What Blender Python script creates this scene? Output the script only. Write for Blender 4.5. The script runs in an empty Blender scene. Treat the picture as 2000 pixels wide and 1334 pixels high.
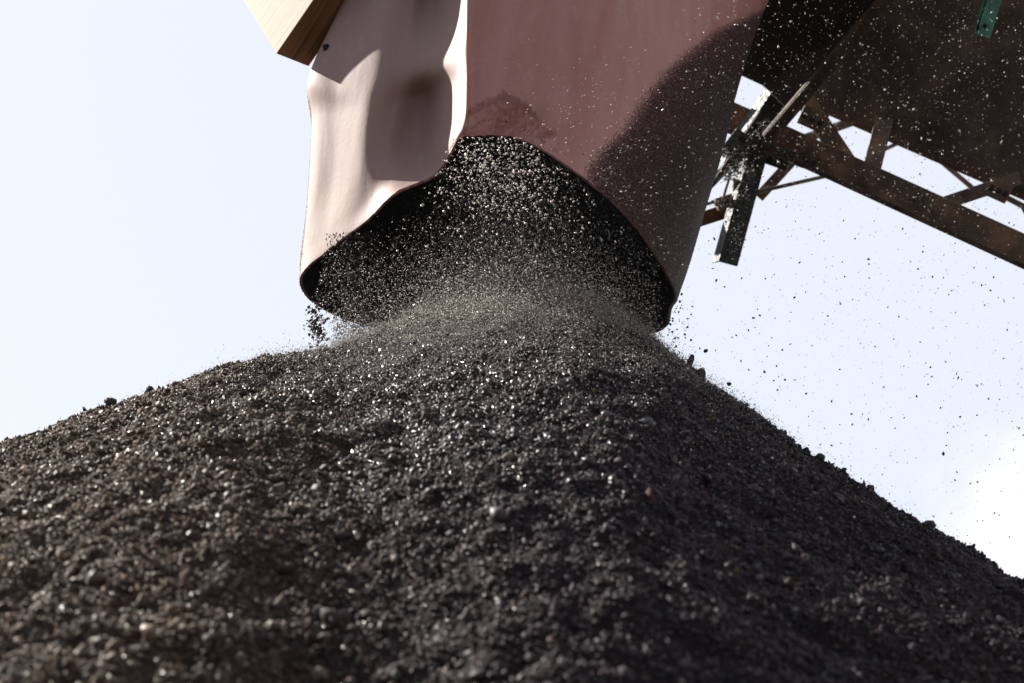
import bpy, math, random
import numpy as np
from mathutils import Vector, Matrix
random.seed(7); rng = np.random.default_rng(11)
S = bpy.context.scene
C = S.collection

# ------------------------------------------------------------------ camera
PITCH, ROLL, CAMZ, FPX = math.radians(18), math.radians(8), 0.9, 2777.8
R0 = np.array([1., 0, 0]); U0 = np.array([0, -math.sin(PITCH), math.cos(PITCH)])
FW = np.array([0, math.cos(PITCH), math.sin(PITCH)])
RT = math.cos(ROLL) * R0 + math.sin(ROLL) * U0
UP = -math.sin(ROLL) * R0 + math.cos(ROLL) * U0
CP = np.array([0, 0, CAMZ])
cam = bpy.data.objects.new('camera', bpy.data.cameras.new('camera')); C.objects.link(cam)
cam.matrix_world = Matrix(((RT[0], UP[0], -FW[0], 0), (RT[1], UP[1], -FW[1], 0), (RT[2], UP[2], -FW[2], CAMZ), (0, 0, 0, 1)))
cam.data.lens = 50; cam.data.sensor_width = 36; cam.data.clip_end = 2000; cam.data.clip_start = 0.05
cam.data.dof.use_dof = True; cam.data.dof.focus_distance = 4.45; cam.data.dof.aperture_fstop = 3.0
S.camera = cam

# ------------------------------------------------------------------ light
SUN_AZ, SUN_EL = math.radians(-57), math.radians(28.5)      # azimuth from +Y towards +X
sd = Vector((math.sin(SUN_AZ) * math.cos(SUN_EL), math.cos(SUN_AZ) * math.cos(SUN_EL), math.sin(SUN_EL)))
sun = bpy.data.objects.new('sun', bpy.data.lights.new('sun', 'SUN')); C.objects.link(sun)
sun.data.energy = 5.0; sun.data.angle = math.radians(0.5); sun.data.color = (1, 0.95, 0.87)
sun.rotation_euler = sd.to_track_quat('Z', 'Y').to_euler()
W = bpy.data.worlds.new('World'); S.world = W; W.use_nodes = True
nt = W.node_tree; nt.nodes.clear()
def N(nt, t, **k):
    n = nt.nodes.new(t)
    for a, b in k.items(): setattr(n, a, b)
    return n
out = N(nt, 'ShaderNodeOutputWorld'); bg = N(nt, 'ShaderNodeBackground'); sky = N(nt, 'ShaderNodeTexSky')
sky.sky_type = 'NISHITA'; sky.sun_disc = False; sky.sun_elevation = SUN_EL; sky.sun_rotation = SUN_AZ
sky.air_density = 1.2; sky.dust_density = 2.5
tc = N(nt, 'ShaderNodeTexCoord'); sep = N(nt, 'ShaderNodeSeparateXYZ')
nt.links.new(tc.outputs['Generated'], sep.inputs[0])
nz = N(nt, 'ShaderNodeTexNoise'); nz.inputs['Scale'].default_value = 2.6; nz.inputs['Detail'].default_value = 7; nz.inputs['Roughness'].default_value = .55
nt.links.new(tc.outputs['Generated'], nz.inputs['Vector'])
# thin high veil everywhere, cumulus near the horizon
mr = N(nt, 'ShaderNodeMapRange'); mr.inputs[1].default_value = 0.10; mr.inputs[2].default_value = 0.42; mr.inputs[3].default_value = 0.30; mr.inputs[4].default_value = -0.22
nt.links.new(sep.outputs['Z'], mr.inputs[0])
ad = N(nt, 'ShaderNodeMath', operation='ADD'); cx_ = N(nt, 'ShaderNodeMath', operation='MULTIPLY_ADD'); cx_.inputs[1].default_value = .6; nt.links.new(sep.outputs['X'], cx_.inputs[0]); nt.links.new(nz.outputs['Fac'], cx_.inputs[2]); nt.links.new(cx_.outputs[0], ad.inputs[0]); nt.links.new(mr.outputs[0], ad.inputs[1])
cr = N(nt, 'ShaderNodeMapRange', interpolation_type='SMOOTHSTEP'); cr.inputs[1].default_value = 0.73; cr.inputs[2].default_value = 0.92; cr.inputs[3].default_value = 0.0; cr.inputs[4].default_value = 1
nt.links.new(ad.outputs[0], cr.inputs[0])
v1 = N(nt, 'ShaderNodeMixRGB'); v1.inputs['Fac'].default_value = 0.96
veil = N(nt, 'ShaderNodeValToRGB'); ve = veil.color_ramp.elements      # thin cloud veil, brighter towards the sun's half of the sky
ve[0].position = .25; ve[0].color = (.36, .385, .45, 1); ve[1].position = .80; ve[1].color = (.79, .83, .93, 1)
mv = N(nt, 'ShaderNodeMapRange'); mv.inputs[1].default_value = -1; mv.inputs[2].default_value = 1; nt.links.new(sep.outputs['Y'], mv.inputs[0]); nt.links.new(mv.outputs[0], veil.inputs[0])
vs = N(nt, 'ShaderNodeVectorMath', operation='SCALE'); vs.inputs['Scale'].default_value = 3.7; nt.links.new(veil.outputs[0], vs.inputs[0]); nt.links.new(vs.outputs[0], v1.inputs[2])
nt.links.new(sky.outputs[0], v1.inputs[1])
v2 = N(nt, 'ShaderNodeMixRGB'); v2.inputs[2].default_value = (4.3, 4.25, 4.25, 1)
nt.links.new(cr.outputs[0], v2.inputs['Fac']); nt.links.new(v1.outputs[0], v2.inputs[1])
nt.links.new(v2.outputs[0], bg.inputs[0]); bg.inputs[1].default_value = 0.11
nt.links.new(bg.outputs[0], out.inputs[0])
S.view_settings.view_transform = 'Standard'; S.view_settings.look = 'None'
S.view_settings.exposure = 1.4; S.view_settings.gamma = 1

# ------------------------------------------------------------------ helpers
def P(px, py, Y):
    r = FW + (px - 1000) / FPX * RT - (py - 667) / FPX * UP
    return CP + r * (Y / r[1])
def Pa(px, py, Y):
    px, py, Y = map(np.asarray, (px, py, Y))
    r = FW[None] + ((px - 1000) / FPX)[:, None] * RT[None] - ((py - 667) / FPX)[:, None] * UP[None]
    return CP + r * (Y / r[:, 1])[:, None]
def proj(p):
    d = np.atleast_2d(p) - CP; z = d @ FW
    return 1000 + FPX * (d @ RT) / z, 667 - FPX * (d @ UP) / z
def tag(o, label=None, cat=None, group=None, kind=None):
    if label: o['label'] = label
    if cat: o['category'] = cat
    if group: o['group'] = group
    if kind: o['kind'] = kind
    return o
def mesh(name, V, F, mat, parent=None, smooth=False, loose=None):
    me = bpy.data.meshes.new(name)
    V = np.asarray(V, dtype=np.float32)
    if isinstance(F, np.ndarray):
        n, k = F.shape
        me.vertices.add(len(V)); me.vertices.foreach_set('co', V.ravel())
        me.loops.add(n * k); me.loops.foreach_set('vertex_index', F.astype(np.int32).ravel())
        me.polygons.add(n); me.polygons.foreach_set('loop_start', np.arange(0, n * k, k, dtype=np.int32))
        me.polygons.foreach_set('loop_total', np.full(n, k, dtype=np.int32))
        me.update(calc_edges=True)
    else:
        me.from_pydata([tuple(v) for v in V], [], F); me.update()
    if smooth: me.polygons.foreach_set('use_smooth', np.ones(len(me.polygons), dtype=bool))
    me.materials.append(mat)
    o = bpy.data.objects.new(name, me); C.objects.link(o)
    if parent: o.parent = parent; o.matrix_parent_inverse = Matrix.Translation(-Vector(parent.location))
    return o
def empty(name, loc):
    o = bpy.data.objects.new(name, None); C.objects.link(o); o.location = loc; o.empty_display_size = .1; return o
def vnoise(x, y, seed, scale):
    r = np.random.default_rng(seed); T = r.random((256, 256))
    x = x / scale + 1000.3; y = y / scale + 1000.7
    xi = np.floor(x).astype(int); yi = np.floor(y).astype(int); fx = x - xi; fy = y - yi
    fx = fx * fx * (3 - 2 * fx); fy = fy * fy * (3 - 2 * fy)
    a = T[xi % 256, yi % 256]; b = T[(xi + 1) % 256, yi % 256]; c = T[xi % 256, (yi + 1) % 256]; d = T[(xi + 1) % 256, (yi + 1) % 256]
    return (a * (1 - fx) + b * fx) * (1 - fy) + (c * (1 - fx) + d * fx) * fy - .5

def newmat(name):
    m = bpy.data.materials.new(name); m.use_nodes = True
    return m, m.node_tree, m.node_tree.nodes['Principled BSDF']
def mat_noise(name, cols, scale=20, rough=.6, rr=.2, metal=0, bump=.3, bscale=None, dist=.004, spec=.5, stretch=None, detail=8):
    m, t, b = newmat(name)
    co = N(t, 'ShaderNodeTexCoord'); src = co.outputs['Object']
    if stretch:
        mp = N(t, 'ShaderNodeMapping'); mp.inputs['Scale'].default_value = stretch; t.links.new(src, mp.inputs[0]); src = mp.outputs[0]
    n = N(t, 'ShaderNodeTexNoise'); n.inputs['Scale'].default_value = scale; n.inputs['Detail'].default_value = detail; n.inputs['Roughness'].default_value = .65
    t.links.new(src, n.inputs['Vector'])
    r = N(t, 'ShaderNodeValToRGB'); e = r.color_ramp.elements
    k = len(cols)
    e[0].position = .32; e[1].position = .68; e[0].color = (*cols[0], 1); e[1].color = (*cols[-1], 1)
    for i in range(1, k - 1):
        q = e.new(.32 + .36 * i / (k - 1)); q.color = (*cols[i], 1)
    t.links.new(n.outputs['Fac'], r.inputs[0]); t.links.new(r.outputs[0], b.inputs['Base Color'])
    n2 = N(t, 'ShaderNodeTexNoise'); n2.inputs['Scale'].default_value = bscale or scale * 4; n2.inputs['Detail'].default_value = 6
    t.links.new(src, n2.inputs['Vector'])
    mrn = N(t, 'ShaderNodeMapRange'); mrn.inputs[1].default_value = .3; mrn.inputs[2].default_value = .7; mrn.inputs[3].default_value = rough - rr; mrn.inputs[4].default_value = rough + rr
    t.links.new(n2.outputs['Fac'], mrn.inputs[0]); t.links.new(mrn.outputs[0], b.inputs['Roughness'])
    bp = N(t, 'ShaderNodeBump'); bp.inputs['Strength'].default_value = bump; bp.inputs['Distance'].default_value = dist
    t.links.new(n2.outputs['Fac'], bp.inputs['Height']); t.links.new(bp.outputs[0], b.inputs['Normal'])
    b.inputs['Metallic'].default_value = metal; b.inputs['Specular IOR Level'].default_value = spec
    return m
def stone_mat(name, rmin, rmax, spec=.6):
    m, t, b = newmat(name)
    at = N(t, 'ShaderNodeAttribute'); at.attribute_name = 'tint'
    t.links.new(at.outputs['Color'], b.inputs['Base Color'])
    co = N(t, 'ShaderNodeTexCoord'); n2 = N(t, 'ShaderNodeTexNoise'); n2.inputs['Scale'].default_value = 260; n2.inputs['Detail'].default_value = 3
    t.links.new(co.outputs['Object'], n2.inputs['Vector'])
    bp = N(t, 'ShaderNodeBump'); bp.inputs['Strength'].default_value = .5; bp.inputs['Distance'].default_value = .002
    t.links.new(n2.outputs['Fac'], bp.inputs['Height']); t.links.new(bp.outputs[0], b.inputs['Normal'])
    mr_ = N(t, 'ShaderNodeMapRange'); mr_.inputs[3].default_value = rmin; mr_.inputs[4].default_value = rmax
    t.links.new(at.outputs['Alpha'], mr_.inputs[0]); t.links.new(mr_.outputs[0], b.inputs['Roughness'])
    ms_ = N(t, 'ShaderNodeMapRange'); ms_.inputs[3].default_value = spec; ms_.inputs[4].default_value = .12; t.links.new(at.outputs['Alpha'], ms_.inputs[0]); t.links.new(ms_.outputs[0], b.inputs['Specular IOR Level'])
    return m
M_stone = stone_mat('crushed_stone', .10, .95, .7)
M_grit = stone_mat('loose_grit', .3, .8)
M_ground = mat_noise('yard_ground', [(.03, .028, .026), (.07, .062, .055)], 3, .9, .05)
M_steel = mat_noise('dirty_rusty_steel', [(.04, .028, .02), (.12, .075, .048), (.25, .14, .075)], 7, .6, .2, bump=.35, bscale=60)
M_belt = mat_noise('rusty_dark_plate', [(.022, .015, .012), (.06, .038, .026), (.13, .08, .05)], 5, .65, .15, bump=.4, bscale=120)
M_black = mat_noise('black_rubber', [(.008, .007, .006), (.022, .017, .014)], 6, .7, .1, bump=.3, bscale=80)
M_green = mat_noise('scuffed_green_paint', [(.012, .02, .015), (.01, .10, .055), (.015, .16, .09)], 22, .4, .12, bump=.35, bscale=70, dist=.003)
M_gdirty = mat_noise('grimy_green_paint', [(.012, .009, .008), (.014, .014, .009), (.008, .045, .02)], 16, .45, .2, bump=.6, bscale=60, dist=.005)
M_rust = mat_noise('orange_rusty_steel', [(.03, .018, .01), (.10, .05, .022), (.16, .085, .04)], 18, .75, .15, bump=.6, bscale=90)
M_rust2 = mat_noise('brown_rusty_tube', [(.02, .012, .008), (.055, .03, .016), (.09, .055, .03)], 14, .8, .1, bump=.6, bscale=90)
M_lining = mat_noise('gritty_black_lining', [(.006, .0055, .005), (.02, .017, .015)], 30, .8, .15, bump=1, bscale=160, dist=.006)

# wood
def wood_mat(name, c1, c2):
    m, t, b = newmat(name)
    co = N(t, 'ShaderNodeTexCoord'); mp = N(t, 'ShaderNodeMapping'); mp.inputs['Scale'].default_value = (1.2, 22, 22)
    t.links.new(co.outputs['UV'], mp.inputs[0])
    n = N(t, 'ShaderNodeTexNoise'); n.inputs['Scale'].default_value = 1.6; n.inputs['Detail'].default_value = 8; n.inputs['Distortion'].default_value = .6
    t.links.new(mp.outputs[0], n.inputs['Vector'])
    r = N(t, 'ShaderNodeValToRGB'); r.color_ramp.elements[0].position = .35; r.color_ramp.elements[1].position = .62
    r.color_ramp.elements[0].color = (*c1, 1); r.color_ramp.elements[1].color = (*c2, 1)
    t.links.new(n.outputs['Fac'], r.inputs[0]); t.links.new(r.outputs[0], b.inputs['Base Color'])
    b.inputs['Roughness'].default_value = .75
    bp = N(t, 'ShaderNodeBump'); bp.inputs['Strength'].default_value = .3; bp.inputs['Distance'].default_value = .002
    t.links.new(n.outputs['Fac'], bp.inputs['Height']); t.links.new(bp.outputs[0], b.inputs['Normal'])
    return m
M_wood = wood_mat('weathered_pine', (.14, .095, .05), (.27, .20, .12))
M_wood_shade = wood_mat('shaded_brown_pine', (.10, .045, .018), (.22, .11, .045))

# ------------------------------------------------------------------ ground
g = mesh('ground', [(-600, -600, 0), (600, -600, 0), (600, 600, 0), (-600, 600, 0)], [(0, 1, 2, 3)], M_ground)
tag(g, kind='structure')

# ------------------------------------------------------------------ gravel heap
PK = P(985, 566, 4.62)
SIL = [(-600, 1010), (-300, 945), (0, 873), (150, 823), (290, 774), (400, 735), (480, 713), (620, 690), (700, 668), (800, 630), (900, 582), (985, 556), (1080, 566), (1170, 600), (1262, 652), (1310, 692), (1360, 742), (1400, 772),
       (1470, 805), (1550, 880), (1625, 922), (1700, 965), (1800, 1030), (1900, 1085), (2000, 1150), (2300, 1310), (2600, 1460)]
def base_h(x, y):
    dx = x - PK[0]; dy = y - PK[1]
    th = np.arctan2(dx, -dy)
    m = .66 + .02 * np.sin(th)
    m = np.where(dy > 0, .60, m) if False else m
    r = np.hypot(dx, dy); a = .22
    z = PK[2] - m * (np.sqrt(r * r + a * a) - a)
    return z
_corr_az = np.linspace(-.75, .75, 151); _corr = np.zeros(151)
def heap_z(x, y, fine=True):
    z = base_h(x, y)
    az = x / np.maximum(y, .3)
    g_ = np.interp(az, _corr_az, _corr) * np.clip((y - .8) / 2.6, 0, 1.1)
    z = z + g_
    z = z + .05 * vnoise(x, y, 3, .7) + .03 * vnoise(x, y, 4, .28)
    if fine:
        z = z + .028 * vnoise(x, y, 5, .1) + .022 * vnoise(x, y, 6, .045) + .012 * vnoise(x, y, 7, .02)
    return z
# fit the skyline: correct height along each azimuth until silhouette passes through the measured points
sx = np.array([s[0] for s in SIL], float); sy = np.array([s[1] for s in SIL], float)
ys = np.linspace(1.5, 7, 221)
for it in range(14):
    for k, az in enumerate(_corr_az):
        x = az * ys; z = heap_z(x, ys, False)
        px, py = proj(np.stack([x, ys, z], 1))
        # compare silhouette: signed gap to target line
        gap = np.interp(px, sx, sy) - py            # >0 where surface is above the target line
        j = np.argmax(gap); _corr[k] -= .6 * gap[j] * ys[j] / FPX / .95 / max(np.clip((ys[j] - .8) / 2.6, .2, 1.1), .2)
    _corr = np.convolve(np.pad(_corr, 1, mode='edge'), [.2, .6, .2], 'valid')
_k = np.exp(-np.linspace(-2, 2, 9) ** 2); _k /= _k.sum(); _corr = np.convolve(np.pad(_corr, 4, mode='edge'), _k, 'valid')
nx, ny = 620, 560
gx = np.linspace(-4.6, 4.9, nx); gy = np.concatenate([np.linspace(.2, 1.6, 60, endpoint=False), np.linspace(1.6, 5.4, 430, endpoint=False), np.linspace(5.4, 9.2, ny - 490)])
GX, GY = np.meshgrid(gx, gy); Z = np.maximum(heap_z(GX.ravel(), GY.ravel()), -.02)
HV = np.stack([GX.ravel(), GY.ravel(), Z], 1)
i = np.arange((ny - 1) * nx).reshape(ny - 1, nx)[:, :-1].ravel()
HF = np.stack([i, i + 1, i + nx + 1, i + nx], 1)

def ico():
    t = (1 + 5 ** .5) / 2
    v = np.array([(-1, t, 0), (1, t, 0), (-1, -t, 0), (1, -t, 0), (0, -1, t), (0, 1, t), (0, -1, -t), (0, 1, -t), (t, 0, -1), (t, 0, 1), (-t, 0, -1), (-t, 0, 1)]) / math.hypot(1, t)
    f = np.array([(0, 11, 5), (0, 5, 1), (0, 1, 7), (0, 7, 10), (0, 10, 11), (1, 5, 9), (5, 11, 4), (11, 10, 2), (10, 7, 6), (7, 1, 8), (3, 9, 4), (3, 4, 2), (3, 2, 6), (3, 6, 8), (3, 8, 9), (4, 9, 5), (2, 4, 11), (6, 2, 10), (8, 6, 7), (9, 8, 1)])
    return v, f
IV, IF = ico()
OV = np.array([(1, 0, 0), (-1, 0, 0), (0, 1, 0), (0, -1, 0), (0, 0, 1), (0, 0, -1)], float)
OF = np.array([(0, 2, 4), (2, 1, 4), (1, 3, 4), (3, 0, 4), (2, 0, 5), (1, 2, 5), (3, 1, 5), (0, 3, 5)])
def rand_rot(n):
    q = rng.normal(size=(n, 4)); q /= np.linalg.norm(q, axis=1)[:, None]
    w, x, y, z = q.T
    return np.stack([np.stack([1 - 2 * (y * y + z * z), 2 * (x * y - z * w), 2 * (x * z + y * w)], 1),
                     np.stack([2 * (x * y + z * w), 1 - 2 * (x * x + z * z), 2 * (y * z - x * w)], 1),
                     np.stack([2 * (x * z - y * w), 2 * (y * z + x * w), 1 - 2 * (x * x + y * y)], 1)], 1)
def blobs(pos, rad, tv, tf, jit=.28, asp=(.5, 1.0, 1.35), R=None):
    n = len(pos); k = len(tv)
    v = np.repeat(tv[None], n, 0) * (1 + jit * rng.normal(size=(n, k, 1)).clip(-1.6, 1.6)) + rng.normal(size=(n, k, 3)) * jit * .25
    sc = np.stack([rng.uniform(asp[0], asp[1], n), rng.uniform(.75, 1.1, n), rng.uniform(1, asp[2], n)], 1)
    v = v * sc[:, None] * rad[:, None, None]
    R = rand_rot(n) if R is None else R
    v = np.einsum('nij,nkj->nki', R, v) + pos[:, None]
    f = tf[None] + (np.arange(n) * k)[:, None, None]
    return v.reshape(-1, 3), f.reshape(-1, tf.shape[1])
def tint_attr(o, cols):
    a = o.data.attributes.new('tint', 'FLOAT_COLOR', 'POINT'); a.data.foreach_set('color', cols.astype(np.float32).ravel())

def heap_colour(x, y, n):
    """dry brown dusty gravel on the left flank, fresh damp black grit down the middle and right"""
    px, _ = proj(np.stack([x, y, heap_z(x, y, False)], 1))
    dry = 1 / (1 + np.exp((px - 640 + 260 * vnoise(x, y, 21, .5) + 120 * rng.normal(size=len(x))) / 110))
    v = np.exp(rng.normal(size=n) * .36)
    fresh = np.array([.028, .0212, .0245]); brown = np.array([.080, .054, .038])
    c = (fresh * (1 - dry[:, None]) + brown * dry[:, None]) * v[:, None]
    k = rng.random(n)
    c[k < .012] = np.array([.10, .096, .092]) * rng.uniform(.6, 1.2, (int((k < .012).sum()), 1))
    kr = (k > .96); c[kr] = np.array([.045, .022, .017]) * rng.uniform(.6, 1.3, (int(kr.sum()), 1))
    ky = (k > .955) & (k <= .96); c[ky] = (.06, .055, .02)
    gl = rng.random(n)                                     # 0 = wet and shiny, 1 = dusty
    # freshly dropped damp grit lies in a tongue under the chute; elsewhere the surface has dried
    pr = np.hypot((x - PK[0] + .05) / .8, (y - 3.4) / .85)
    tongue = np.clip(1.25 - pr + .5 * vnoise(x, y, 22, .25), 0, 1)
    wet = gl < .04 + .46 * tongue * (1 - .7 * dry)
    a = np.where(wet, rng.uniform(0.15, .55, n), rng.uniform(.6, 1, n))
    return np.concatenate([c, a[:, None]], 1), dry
def scatter(n, lo, hi, power):
    # sample positions where the photograph's viewpoint and its neighbourhood see the slope
    y = rng.uniform(1.55, 5.25, n * 2); x = rng.uniform(-.62, .66, n * 2) * y
    keep = rng.random(n * 2) < (y / 5.25) ** 1.0
    x, y = x[keep][:n], y[keep][:n]
    m = len(x); r = lo * (hi / lo) ** (rng.random(m) ** power)
    r = r * np.clip(.55 + .36 * np.hypot(x - PK[0], y - PK[1]), .55, .95)
    z = heap_z(x, y) + r * rng.uniform(-.5, .8, m)
    return np.stack([x, y, z], 1), r
VV, FF, CC = [HV], [], []
c0, _ = heap_colour(HV[:, 0], HV[:, 1], len(HV)); c0[:, :3] *= .35; c0[:, 3] = 1; CC.append(c0)  # sheet under the stones darkened, painting shade into the gaps
quads = HF
off = len(HV)
tri = [np.stack([HF[:, 0], HF[:, 1], HF[:, 2]], 1), np.stack([HF[:, 0], HF[:, 2], HF[:, 3]], 1)]
for n, lo, hi, pw, tv, tf, jt, ap in ((400000, .0018, .0062, 1.5, OV, OF, .28, (.35, .9, 1.9)), (90000, .0036, .0075, 1.6, IV, IF, .28, (.35, .9, 1.9)), (7000, .007, .014, 2.4, IV, IF, .26, (.4, .95, 1.7)), (140, .014, .022, 2.5, IV, IF, .2, (.5, .95, 1.4))):
    p, r = scatter(n, lo, hi, pw)
    v, f = blobs(p, r, tv, tf, jit=jt, asp=ap)
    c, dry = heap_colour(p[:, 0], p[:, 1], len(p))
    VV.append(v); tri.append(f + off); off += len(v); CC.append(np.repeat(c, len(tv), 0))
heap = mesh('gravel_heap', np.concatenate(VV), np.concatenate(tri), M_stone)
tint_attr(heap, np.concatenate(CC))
tag(heap, 'big heap of dark crushed gravel filling the foreground under the chute', 'gravel heap', kind='stuff')

# ------------------------------------------------------------------ chute
rows = [
 # L              a               b               ridge           valley          C               C2              D                E                F                R                | back: right, mid right, mid, mid left, left
 [(790,-300,4.7),(810,-300,4.6),(835,-300,4.5),(860,-300,4.45),(885,-300,4.42),(915,-300,4.34),(955,-300,4.25),(1100,-300,4.2),(1290,-300,4.2),(1470,-300,4.35),(1610,-300,4.7),(1600,-250,5.0),(1450,-200,5.3),(1200,-200,5.4),(980,-200,5.35),(830,-250,5.1)],
 [(728,-130,4.7),(755,-130,4.6),(795,-130,4.48),(835,-130,4.45),(870,-130,4.46),(908,-130,4.19),(936,-130,4.175),(1070,-130,4.15),(1240,-130,4.14),(1400,-130,4.3),(1535,-130,4.65),(1520,-60,4.95),(1380,-30,5.25),(1150,-30,5.35),(920,-30,5.3),(760,-80,5.05)],
 [(670,2,4.7),(705,0,4.58),(757,0,4.45),(805,0,4.44),(850,0,4.47),(905,-5,4.18),(932,-5,4.165),(1050,-5,4.12),(1200,-5,4.10),(1350,0,4.25),(1479,5,4.6),(1460,80,4.92),(1330,120,5.2),(1100,130,5.32),(880,120,5.25),(700,60,5.0)],
 [(604,146,4.72),(662,145,4.56),(733,138,4.42),(785,132,4.385),(840,122,4.32),(905,105,4.155),(930,100,4.145),(1040,95,4.09),(1180,105,4.06),(1325,140,4.2),(1434,150,4.55),(1415,230,4.88),(1300,280,5.15),(1060,300,5.3),(820,290,5.2),(650,220,4.98)],
 [(609,235,4.74),(660,225,4.57),(722,212,4.42),(772,205,4.43),(835,185,4.445),(904,165,4.15),(930,155,4.14),(1035,155,4.07),(1165,175,4.04),(1300,230,4.18),(1407,252,4.56),(1395,320,4.86),(1280,370,5.12),(1040,400,5.28),(800,380,5.2),(640,320,4.98)],
 [(601,390,4.75),(650,355,4.60),(708,325,4.45),(752,300,4.42),(826,262,4.455),(902,222,4.145),(930,208,4.135),(1022,206,4.06),(1135,240,4.02),(1270,325,4.14),(1368,368,4.42),(1362,440,4.82),(1255,500,5.08),(1020,530,5.24),(780,510,5.18),(625,430,4.96)],
 [(590,500,4.76),(642,450,4.60),(712,396,4.45),(760,350,4.38),(832,322,4.38),(897,256,4.15),(929,245,4.14),(1013,248,4.08),(1110,290,4.01),(1245,390,4.11),(1342,480,4.42),(1335,530,4.78),(1262,590,5.04),(1010,620,5.2),(765,600,5.15),(610,530,4.92)],
 [(585,545,4.76),(640,488,4.60),(716,430,4.43),(772,376,4.30),(850,339,4.30),(894,275,4.17),(930,265,4.15),(1008,269,4.085),(1098,316,4.00),(1228,424,4.09),(1318,560,4.40),(1312,603,4.74),(1270,652,5.0),(1005,672,5.16),(760,648,5.1),(626,601,4.9)],
]
G = np.array([[P(*q) for q in r] for r in rows])             # rows x cols x 3
def catrom(A, n, closed, axis):
    A = np.moveaxis(A, axis, 0); m = len(A); segs = m if closed else m - 1; res = []
    for s in range(segs):
        idx = [(s - 1), s, s + 1, s + 2]
        idx = [k % m for k in idx] if closed else [min(max(k, 0), m - 1) for k in idx]
        p0, p1, p2, p3 = (A[k] for k in idx)
        for t in np.arange(n) / n:
            res.append(.5 * ((2 * p1) + (-p0 + p2) * t + (2 * p0 - 5 * p1 + 4 * p2 - p3) * t * t + (-p0 + 3 * p1 - 3 * p2 + p3) * t ** 3))
    if not closed: res.append(A[-1])
    return np.moveaxis(np.array(res), 0, axis)
UN, VN = 14, 14
SS = catrom(catrom(G, VN, False, 0), UN, True, 1)
nr, nc = SS.shape[:2]
# gentle waviness of the hanging sheet
uu = np.arange(nc) / UN; vv = np.arange(nr) / VN
ctr = SS.mean(1, keepdims=True); dirn = SS - ctr; dirn[..., 2] = 0; dirn /= np.linalg.norm(dirn, axis=2, keepdims=True)
wav = .008 * vnoise(np.repeat(uu[None], nr, 0).ravel(), np.repeat(vv[:, None], nc, 1).ravel() * .5, 31, .9).reshape(nr, nc)
wav *= np.clip((nr - 1 - np.arange(nr)) / 14, 0, 1)[:, None]
SS = SS + dirn * wav[..., None]
jag = .0035 * vnoise(np.arange(nc) * 1., np.zeros(nc), 41, 2.2) + .003 * vnoise(np.arange(nc) * 1., np.zeros(nc), 42, .9)
SS[-1] += jag[:, None] * np.array([0, 0, 1.])
# normals for thickness
du = np.roll(SS, -1, 1) - np.roll(SS, 1, 1); dv = np.gradient(SS, axis=0)
nm = np.cross(dv, du); nm /= np.linalg.norm(nm, axis=2, keepdims=True)
if np.sum(nm * dirn) < 0: nm = -nm
TH = .010
inner = SS - nm * TH
ii = (np.arange(nr - 1)[:, None] * nc + np.arange(nc)[None]).ravel(); jj = (np.arange(nr - 1)[:, None] * nc + (np.arange(nc)[None] + 1) % nc).ravel()
FQ = np.stack([ii, jj, jj + nc, ii + nc], 1)
root = empty('discharge_chute', tuple(P(950, 600, 4.7)))
tag(root, 'reddish brown flexible rubber discharge chute hanging open over the gravel heap', 'chute')
# material of the outer sheet
m, t, b = newmat('red_brown_rubber')
at = N(t, 'ShaderNodeAttribute'); at.attribute_name = 'grime_shade'
co = N(t, 'ShaderNodeTexCoord')
n1 = N(t, 'ShaderNodeTexNoise'); n1.inputs['Scale'].default_value = 3.5; n1.inputs['Detail'].default_value = 7
mp = N(t, 'ShaderNodeMapping'); mp.inputs['Scale'].default_value = (5, 5, .5)
t.links.new(co.outputs['Object'], mp.inputs[0]); t.links.new(mp.outputs[0], n1.inputs['Vector'])
r1 = N(t, 'ShaderNodeValToRGB'); r1.color_ramp.elements[0].position = .3; r1.color_ramp.elements[1].position = .7
r1.color_ramp.elements[0].color = (.37, .152, .122, 1); r1.color_ramp.elements[1].color = (.43, .215, .185, 1)
t.links.new(n1.outputs['Fac'], r1.inputs[0])
# scratches / pale scuffs
ns = N(t, 'ShaderNodeTexNoise'); ns.inputs['Scale'].default_value = 9; ns.inputs['Detail'].default_value = 10; ns.inputs['Distortion'].default_value = 1.5
mps = N(t, 'ShaderNodeMapping'); mps.inputs['Scale'].default_value = (2.2, 2.2, 1.2); mps.inputs['Rotation'].default_value = (0, .35, 0)
t.links.new(co.outputs['Object'], mps.inputs[0]); t.links.new(mps.outputs[0], ns.inputs['Vector'])
rs = N(t, 'ShaderNodeMapRange'); rs.inputs[1].default_value = .56; rs.inputs[2].default_value = .74; rs.inputs[4].default_value = .35
t.links.new(ns.outputs['Fac'], rs.inputs[0])
mx0 = N(t, 'ShaderNodeMixRGB'); mx0.inputs[2].default_value = (.42, .33, .30, 1)
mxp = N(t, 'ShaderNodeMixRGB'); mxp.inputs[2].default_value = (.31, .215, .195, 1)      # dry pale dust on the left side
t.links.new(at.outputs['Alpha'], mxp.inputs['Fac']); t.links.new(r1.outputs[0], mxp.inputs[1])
t.links.new(rs.outputs[0], mx0.inputs['Fac']); t.links.new(mxp.outputs[0], mx0.inputs[1])
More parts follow.
